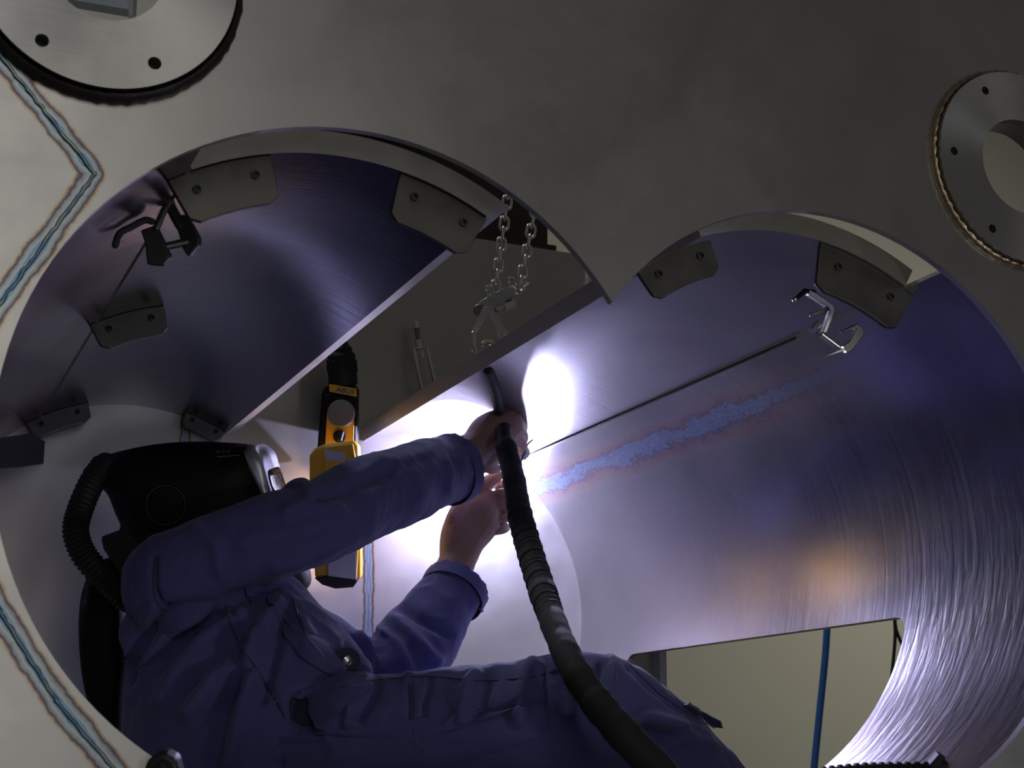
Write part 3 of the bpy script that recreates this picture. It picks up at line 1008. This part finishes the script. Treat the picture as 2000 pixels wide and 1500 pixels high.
def pdist(P, pts):
    best = np.full(len(P), 1e9)
    for a, b in zip(pts[:-1], pts[1:]):
        a = np.array(a, float); b = np.array(b, float); ab = b - a
        t = np.clip(((P - a) @ ab) / (ab @ ab), 0, 1)
        best = np.minimum(best, np.linalg.norm(P - (a + t[:, None] * ab), axis=1))
    return best


disp = np.zeros(len(co))
FOLDS = [  # polyline on the cloth, height in mm, half width in px
    ([(300, 1192), (262, 1250), (240, 1340), (236, 1400)], 7, 12), ([(312, 1200), (285, 1245), (258, 1330)], -8, 10),
    ([(430, 1180), (350, 1215), (290, 1290), (262, 1360)], 8, 15), ([(425, 1200), (370, 1235), (318, 1300)], -7, 12),
    ([(470, 1205), (400, 1255), (345, 1310), (310, 1370)], 8, 15), ([(480, 1225), (420, 1275), (365, 1335)], -8, 12),
    ([(500, 1270), (420, 1330), (370, 1395)], 8, 16), ([(510, 1290), (450, 1345), (395, 1400)], -7, 12),
    ([(470, 1290), (430, 1400), (410, 1490)], -11, 20), ([(500, 1300), (470, 1390), (450, 1490)], 9, 18),
    ([(545, 1180), (500, 1250), (470, 1330)], 8, 14), ([(560, 1200), (530, 1290), (510, 1360)], -7, 12),
    ([(590, 1220), (600, 1280), (660, 1330)], 7, 12), ([(520, 1150), (470, 1170), (400, 1185), (330, 1195)], -10, 13),
    ([(300, 1090), (300, 1150), (318, 1195)], -5, 6), ([(450, 1185), (475, 1250), (520, 1330), (555, 1400)], -4, 5),
    ([(560, 1000), (600, 985), (660, 1000)], 6, 14), ([(600, 960), (660, 950), (740, 905)], 6, 14), ([(620, 975), (700, 940), (760, 920)], -6, 12),
    ([(700, 890), (760, 900), (830, 880)], 5, 12), ([(540, 1110), (620, 1080), (720, 1040)], 6, 18), ([(480, 1060), (560, 1040), (640, 1030)], 4, 20),
    ([(380, 1030), (420, 1060), (430, 1120)], 4, 14), ([(860, 865), (880, 920), (880, 970)], 4, 9), ([(800, 900), (830, 950), (820, 990)], 3, 14),
    ([(700, 1240), (720, 1280), (715, 1320)], 8, 9), ([(680, 1255), (690, 1290), (700, 1310)], -8, 7), ([(725, 1230), (745, 1270), (740, 1320)], -6, 8),
    ([(760, 1200), (800, 1240), (850, 1290)], 6, 14), ([(790, 1190), (830, 1215), (880, 1240)], -5, 10), ([(740, 1230), (780, 1265), (800, 1320)], 7, 12),
    ([(720, 1340), (690, 1380), (680, 1420)], 8, 12), ([(735, 1335), (715, 1375), (700, 1400)], -8, 9), ([(690, 1330), (665, 1380), (640, 1420)], 7, 14),
    ([(840, 1325), (828, 1370), (826, 1450)], -3, 5), ([(800, 1330), (800, 1400), (795, 1500)], -3, 5), ([(545, 1450), (700, 1425), (850, 1405), (1060, 1370)], -4, 6),
    ([(930, 1318), (910, 1350), (900, 1400)], 7, 16), ([(960, 1312), (945, 1350), (935, 1390)], -7, 12), ([(1040, 1300), (1020, 1345), (1010, 1400)], 8, 18), ([(1060, 1310), (1062, 1360), (1068, 1430)], -4, 6),
    ([(1100, 1290), (1130, 1330), (1120, 1400)], 6, 18), ([(1195, 1285), (1190, 1340), (1170, 1400)], 7, 12), ([(1175, 1300), (1165, 1350), (1150, 1400)], -6, 10),
    ([(1230, 1300), (1310, 1370), (1400, 1425)], -5, 7), ([(1200, 1420), (1260, 1400), (1330, 1420)], 7, 14), ([(1190, 1445), (1250, 1425), (1310, 1440)], -7, 12),
    ([(1280, 1460), (1340, 1440), (1400, 1460)], 5, 14), ([(640, 1440), (660, 1470), (640, 1500)], 5, 16), ([(560, 1470), (545, 1490), (548, 1500)], -6, 6)]
for pl, h, wd in FOLDS:
    disp += .0026 * h * np.exp(-(pdist(pxy, pl) / wd) ** 2) * front
# pocket mouth
disp -= .024 * np.exp(-((np.abs((pxy[:, 0] - 592) / 26) ** 4) + (np.abs((pxy[:, 1] - 1388) / 40) ** 4)) ** 1) * front
nz = np.array([noise.noise(Vector(c) * 12) * .004 + (.5 - abs(noise.noise(Vector(c) * 17 + Vector((7, 1, 3))))) * .0055 + (.5 - abs(noise.noise(Vector((c[0] * 38, c[1] * 38, c[2] * 30))))) * .002 for c in co]) - .0035
co2 = co + nr * (disp + nz)[:, None] - np.array(person_loc)
cm.vertices.foreach_set('co', co2.astype(np.float32).ravel())
cm.update(); cm.shade_smooth()
cvo = link('coverall', cm, M['navy_cloth'], person, 0)
cvo['label'] = 'navy work coverall with pockets'
# sub parts of the coverall
PW = person_loc


def hitpt(obj_me, off):
    vs = [v.co + off for v in obj_me.vertices]
    return BVHTree.FromPolygons(vs, [p.vertices[:] for p in obj_me.polygons])


tree = hitpt(cm, PW)


def hit(px, py, d=0.0, tr=None):
    v = (RX * ((px - 1000) / FPX) + RY * ((py - 750) / FPX) + RZ).normalized()
    r = (tr or tree).ray_cast(CAM, v)
    return (r[0] + r[1] * d, r[1]) if r[0] is not None else (at(px, py, 2.3), -RZ)


def strip(poly, th, name, mat, parent, tr=None, lift=.001):
    """cloth flap laid over the surface: ring of outline points with thickness and a filled middle"""
    n = len(poly)
    c = (sum(p[0] for p in poly) / n, sum(p[1] for p in poly) / n)
    vs = []; fs = []
    rings = (1.0, .93, .5, .0)
    for ri, k in enumerate(rings):
        for p in poly:
            x = c[0] + (p[0] - c[0]) * k; y = c[1] + (p[1] - c[1]) * k
            h, nn = hit(x, y, 0, tr)
            vs.append(h + nn * (lift if ri == 0 else lift + th))
    for ri in range(len(rings) - 1):
        for i in range(n):
            j = (i + 1) % n
            fs.append((ri * n + i, ri * n + j, (ri + 1) * n + j, (ri + 1) * n + i))
    return MB().add(vs, fs).build(name, mat, parent, 50)


def dense(pts, m=5):
    out = []
    for i in range(len(pts)):
        a, b = pts[i], pts[(i + 1) % len(pts)]
        for k in range(m): out.append((a[0] + (b[0] - a[0]) * k / m, a[1] + (b[1] - a[1]) * k / m))
    return out


# collar and placket
plk = smoothpath([(520, 1168), (545, 1210), (560, 1250), (590, 1285), (640, 1318), (668, 1322)], 5)
plk2 = smoothpath([(692, 1300), (660, 1275), (625, 1245), (590, 1205), (565, 1165), (545, 1148)], 5)
strip([tuple(p) for p in plk] + [tuple(p) for p in plk2], .005, 'placket', M['navy_cloth'], cvo)
limb_c = MB()
limb_c.tube([at(*p) for p in smoothpath([(500, 1160, 2.42), (545, 1142, 2.5), (575, 1165, 2.6), (582, 1200, 2.62), (576, 1215, 2.62)])], .016, 10, round_=True)
limb_c.build('collar', M['navy_dark'], cvo)
h_, n_ = hit(673, 1296, .006)
n_ = (n_ * .4 - RZ - RY * .2).normalized()
MB().lathe(h_, n_, [(.021, -.004), (.0235, .0), (.022, .004), (.001, .005)], 28).build('placket_tab', M['navy_dark'], cvo)
h_ = h_ + n_ * .006
MB().lathe(h_, n_, [(.0085, -.003), (.0085, .001), (.006, .0025), (.003, .001), (0.001, .001)], 20).build('snap_button', M['steel_stud'], cvo)
# hip pocket flap and dark mouth
strip(dense([(566, 1360), (585, 1347), (612, 1345), (655, 1326), (700, 1320), (722, 1338), (700, 1362), (660, 1395), (628, 1424), (612, 1395), (600, 1362)], 3), .010, 'pocket_flap', M['navy_cloth'], cvo)
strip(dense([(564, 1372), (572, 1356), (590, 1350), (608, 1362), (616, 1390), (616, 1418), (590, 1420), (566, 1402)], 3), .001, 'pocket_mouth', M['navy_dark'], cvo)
strip(dense([(545, 1440), (850, 1398), (1060, 1372), (1064, 1440), (860, 1500), (560, 1530)], 8), .0022, 'thigh_pocket', M['navy_cloth'], cvo)
strip(dense([(1345, 1372), (1408, 1408), (1412, 1422), (1395, 1420), (1330, 1378)], 4), .008, 'knee_pocket', M['navy_dark'], cvo)


def seam(pts, name='seam', r=.0011):
    q = smoothpath(pts, 5)
    MB().tube([hit(p[0], p[1], .0005)[0] for p in q], r, 6).build(name, M['navy_dark'], cvo)


seam([(302, 1090), (298, 1130), (303, 1170), (318, 1190), (332, 1196)])
seam([(440, 1185), (452, 1225), (470, 1262), (500, 1305), (540, 1370), (556, 1400)])
seam([(716, 1330), (830, 1322), (950, 1330), (1060, 1318), (1130, 1290)])
seam([(826, 1372), (828, 1430), (824, 1495)])
seam([(798, 1335), (800, 1420), (796, 1495)])
seam([(1230, 1300), (1300, 1365), (1395, 1422)])


def cuff(c, nxt, r, name, jag, r_in):
    """ragged cuff ring with pale lining at the sleeve end"""
    c = at(*c); t = (at(*nxt) - c).normalized()
    u = (RY - t * RY.dot(t)).normalized(); w_ = t.cross(u)
    n = 48; vs = []; fs = []
    for i, (rr, h) in enumerate(((r * 1.03, -.022), (r * 1.05, 0), (r * 1.04, .010), (r * .97, .010), (r_in, .004), (r_in * .98, -.02))):
        for k in range(n):
            a = 2 * PI * k / n
            j = (random.uniform(-jag, jag) if i in (2, 3) else 0)
            vs.append(c + (u * math.cos(a) + w_ * math.sin(a)) * (rr + j * .4) + t * (h + j))
    for i in range(5):
        for k in range(n):
            fs.append((i * n + k, i * n + (k + 1) % n, (i + 1) * n + (k + 1) % n, (i + 1) * n + k))
    o = MB().add(vs, fs).build(name, M['navy_cloth'], cvo, 45)
    lin = MB()
    for k in range(n):
        a = 2 * PI * k / n
        e = random.uniform(.001, .004)
        p = c + (u * math.cos(a) + w_ * math.sin(a)) * (r * 1.0) + t * .009
        lin.rod(p, p + t * e + (u * math.cos(a) + w_ * math.sin(a)) * random.uniform(-.001, .0015), .0012, 5)
    lin.build('frayed_edge', M['white_lining'], cvo)
    return o


kk = mpp(884, 916, 2.99)
cuff((884, 916, 2.99), (915, 903, 3.055), 67 * kk, 'cuff', .002, 50 * kk)
kk2 = mpp(888, 1152, 3.26)
cuff((888, 1152, 3.26), (902, 1128, 3.3), 64 * kk2, 'cuff', .0025, 48 * kk2)
st = MB()
for k in range(5):
    x0, y0 = 905 + k * 8.6, 1138 + k * 12
    st.prism([at(x0, y0, 3.2), at(x0 + 6, y0 + 8, 3.2), at(x0 + 1, y0 + 11, 3.2), at(x0 - 5, y0 + 3, 3.2)], RZ * .002)
st.build('cuff_lining', M['white_lining'], cvo, 0)
# red harness strap and black mass standing in for the shadow behind the back
hb = thing('blower_unit', 'black breathing air blower with red edge worn at the back', 'respirator', at(205, 1290, 2.5))
pxprism([(244, 1212), (250, 1225), (249, 1260), (243, 1290), (240, 1285), (242, 1240)], 2.42, 0, .02, M['red_cloth'], 'strap', hb, .001)

# --- welding hood
hl_ = thing('welding_hood', 'black welding hood with silver visor frame worn by the welder', 'helmet', at(380, 1000, 2.68))
YH = 2.68
kh = mpp(380, 1000, YH)


def hx(px, py, d): return at(380, 1000, YH) + RX * ((px - 380) * kh) + RY * ((py - 1000) * kh) + RZ * d


def puff(pts, hwid, name, mat, parent, pw=2.8, dc=0.0, cen=None, ns=15, m=4):
    q = smoothpath([tuple(p) for p in pts] + [tuple(pts[0])], m)[:-1]
    n = len(q)
    c = cen or (sum(p[0] for p in q) / n, sum(p[1] for p in q) / n)
    vs = []; fs = []
    for i in range(ns):
        t = math.sin((i / (ns - 1) - .5) * PI)
        k = max(.02, (1 - abs(t) ** pw) ** (1 / pw))
        for p in q: vs.append(hx(c[0] + (p[0] - c[0]) * k, c[1] + (p[1] - c[1]) * k, dc + hwid * t))
    for i in range(ns - 1):
        for k in range(n): fs.append((i * n + k, i * n + (k + 1) % n, (i + 1) * n + (k + 1) % n, (i + 1) * n + k))
    fs.append(tuple(range(n))); fs.append(tuple((ns - 1) * n + k for k in range(n)))
    return MB().add(vs, fs).build(name, mat, parent, 60)


hood = puff([(172, 914), (190, 898), (232, 882), (300, 868), (372, 863), (440, 865), (492, 870), (516, 880), (530, 905), (542, 945), (560, 1000), (585, 1070), (603, 1120), (603, 1145), (585, 1158), (550, 1158), (500, 1140), (440, 1120), (370, 1110), (300, 1090), (262, 1050), (236, 1000), (222, 965), (205, 945), (185, 928)], .115, 'shell', M['black_plastic'], hl_, 3.2, 0, (395, 990))
puff([(488, 874), (505, 868), (524, 880), (533, 905), (541, 935), (549, 960), (566, 1005), (586, 1060), (574, 1066), (548, 1010), (524, 960), (506, 920), (494, 895)], .092, 'visor_frame', M['silver_visor'], hl_, 5, -.004, (530, 950))
puff([(528, 912), (536, 914), (546, 945), (552, 962), (546, 960), (536, 935)], .075, 'visor_lens', M['visor_lens'], hl_, 6, -.004, (540, 937), 9, 2)
tree_h = hitpt(hood.data, WL[hl_.name])
ch, cn = hit(325, 986, 0, tree_h)
cn = -RZ
MB().lathe(ch + cn * .006, cn, [(37.5 * kh, -.002), (37.5 * kh, .0012), (35.5 * kh, .0012), (35.5 * kh, -.002)], 48, True).build('dial_rim', M['dial_grey'], hl_)
MB().lathe(ch + cn * .0, cn, [(38 * kh, -.012), (38 * kh, .004), (35.5 * kh, .006), (33 * kh, .004), (32 * kh, .002), (14 * kh, .003), (.0005, .003)], 40).build('ear_dial', M['black_plastic'], hl_)
a_, na = hit(420, 886, .0006, tree_h); b_, nb = hit(455, 886, .0006, tree_h); u_, nu = hit(421, 874, .0006, tree_h)
xd = (b_ - a_).normalized(); yd = (u_ - a_); yd = (yd - xd * yd.dot(xd)).normalized()
text('3M', 'lettering', M['grey_print'], hl_, a_ + nb * .001, xd, yd, 28 * kh, 10 * kh, .0006)
a_, _ = hit(424, 893, .0012, tree_h); b_, _ = hit(468, 890, .0012, tree_h)
MB().rod(a_, b_, .0009, 6).build('rule_mark', M['grey_print'], hl_)
# ribbed breathing hose
hp = smoothpath([(205, 905, 2.62), (178, 945, 2.58), (155, 1000, 2.52), (148, 1040, 2.5), (165, 1085, 2.48), (205, 1130, 2.46), (250, 1175, 2.45)], 12)
MB().tube([at(*p) for p in hp], [(23 + (2.0 if i % 2 else -2.0)) * kh for i in range(len(hp))], 16, round_=True).build('breathing_hose', M['black_rubber'], hl_, 20)
pxprism([(232, 960), (300, 1000), (330, 1090), (310, 1150), (250, 1150), (200, 1075), (192, 1046), (228, 1046), (236, 1012)], 2.6, 0, .1, M['black_rubber'], 'neck_shroud', hl_, .01)

puff([(188, 1110), (225, 1085), (262, 1120), (268, 1250), (262, 1400), (248, 1450), (215, 1420), (184, 1340), (172, 1240), (174, 1160)], .07, 'housing', M['black_plastic'], hb, 3.0, -.03, (222, 1260))  # solid black body in place of the shadow at the back
# --- TIG torch with its wrapped cable
tc = thing('welding_torch', 'black torch in the right hand with thick wrapped cable hanging down', 'welding torch', at(990, 850, 2.95))
hpth = smoothpath([(1022, 884, 3.5), (1008, 870, 3.35), (992, 846, 3.17), (984, 842, 3.06), (986, 865, 2.98), (994, 900, 2.9)], 6)
MB().tube([at(*p) for p in hpth], [(13 if p[1] < 870 else 16) * mpp(*p) * (1.25 if p[2] < 3.12 else .9) for p in hpth], 14, round_=True).build('handle', M['black_rubber'], tc)
cp = smoothpath([(990, 872, 2.94), (997, 905, 2.88), (1006, 950, 2.75), (1014, 1000, 2.6), (1030, 1060, 2.42), (1048, 1120, 2.15), (1068, 1180, 1.8), (1090, 1240, 1.42), (1118, 1300, 1.12), (1160, 1365, 1.0), (1215, 1430, .92), (1290, 1510, .88), (1350, 1580, .86)], 14)
wpx = [19, 21, 23, 24, 25, 26, 26.5, 27, 29, 32, 34, 35, 36]
rad = []
for i, p in enumerate(cp):
    f = i / 14; j = int(min(f, 11.999)); wv = wpx[j] + (wpx[j + 1] - wpx[j]) * (f - j)
    wv *= 1 + (.055 * math.sin(i * 1.9) if 3 < f < 6.2 else .03 * math.sin(i * .55) + .02 * math.sin(i * 1.3))
    rad.append(wv * mpp(*p))
MB().tube([at(*p) for p in cp], rad, 18, round_=True).build('cable', M['cable_wrap'], tc)
for i in range(len(cp)):
    f = i / 14
    if 3.0 < f < 6.3 and i % 2 == 0:
        a, b = at(*cp[i]), at(*cp[i + 1]); t = (b - a).normalized(); t = (t + RX * .35).normalized()
        MB().lathe(a, t, [(rad[i] * .99, -.004), (rad[i] * 1.06, -.002), (rad[i] * 1.06, .003), (rad[i] * .99, .005)], 18).build('tape_wrap', M['cable_wrap'], tc)
a, b = at(*cp[78]), at(*cp[80])
MB().rod(a, a + (b - a).normalized() * .03, rad[78] * 1.13, 18).build('sleeve_joint', M['black_rubber'], tc)
# ceramic nozzle and tungsten reaching towards the seam
tip = ARC + Vector((-.004, -.006, -.004))
hd = at(1022, 884, 3.5)
MB().tube([hd, hd.lerp(tip, .45)], [.0125, .009], 14, round_=(1, 0)).build('nozzle', M['copper'], tc)
MB().rod(hd.lerp(tip, .4), hd.lerp(tip, .93), .0014, 8, .0006).build('electrode', M['dark_steel'], tc)
MB().sphere(ARC, .0035, 10).build('arc', M['arc_glow'], tc)['label'] = 'white hot arc'
# braided gas hose going up from the hand
gp = smoothpath([(972, 815, 3.14), (974, 795, 3.04), (970, 770, 2.82), (962, 745, 2.52), (953, 724, 2.25)], 10)
gt = MB().tube([at(*p) for p in gp], [(9.0 + (1.2 if i % 2 else -.8)) * mpp(*p) for i, p in enumerate(gp)], 12, round_=True).build('gas_hose', M['cable_wrap'], None)
tag(gt, 'thin braided black hose running up from the fist to the segment edge', 'hose')
# filler rod
fr_ = [(955, 975, 3.33), (985, 925, 3.36), (1016, 906, 3.52)]
frod = MB().tube([at(*p) for p in fr_] + [ARC + Vector((.0, -.012, -.012))], .0013, 8).build('filler_rod', M['copper'])
tag(frod, 'thin copper filler rod held by the left hand at the arc', 'welding rod')
tw = MB().tube([at(1015, 907, 3.3), at(1029, 872, 3.25), at(1032, 866, 3.25), at(1040, 859, 3.25)], .0022, 8, round_=True).build('wire_clip', M['black_iron'])
tag(tw, 'short dark bent wire sticking out beside the knuckles', 'wire')

# --- foreground pieces at the lower rim
chs = thing('corrugated_hose', 'black corrugated hose lying along the bottom right rim', 'hose', at(1760, 1495, .3))
q = smoothpath([(1600, 1516, .35), (1680, 1508, .32), (1760, 1506, .3), (1850, 1508, .3), (1930, 1530, .3)], 30)
MB().tube([at(*p) for p in q], [(15 + (3.0 if (i // 3) % 2 else -1)) * mpp(*p) for i, p in enumerate(q)], 16, round_=True).build('tube', M['black_rubber'], chs, 25)
pxprism([(1815, 1496), (1836, 1472), (1848, 1480), (1838, 1500), (1822, 1506)], .25, 0, .02, M['black_iron'], 'clip', chs, .002)
rc = thing('rim_clip', 'black clip on the lower left rim in front of the welder', 'clip', at(315, 1490, -.03))
pxprism([(278, 1510), (290, 1482), (318, 1470), (342, 1484), (352, 1520)], -.03, 0, .03, M['black_iron'], 'jaw', rc, .004)
pxprism([(300, 1500), (318, 1484), (332, 1500), (330, 1530), (300, 1530)], -.04, -.006, .006, M['black_rubber'], 'pad', rc, .003)
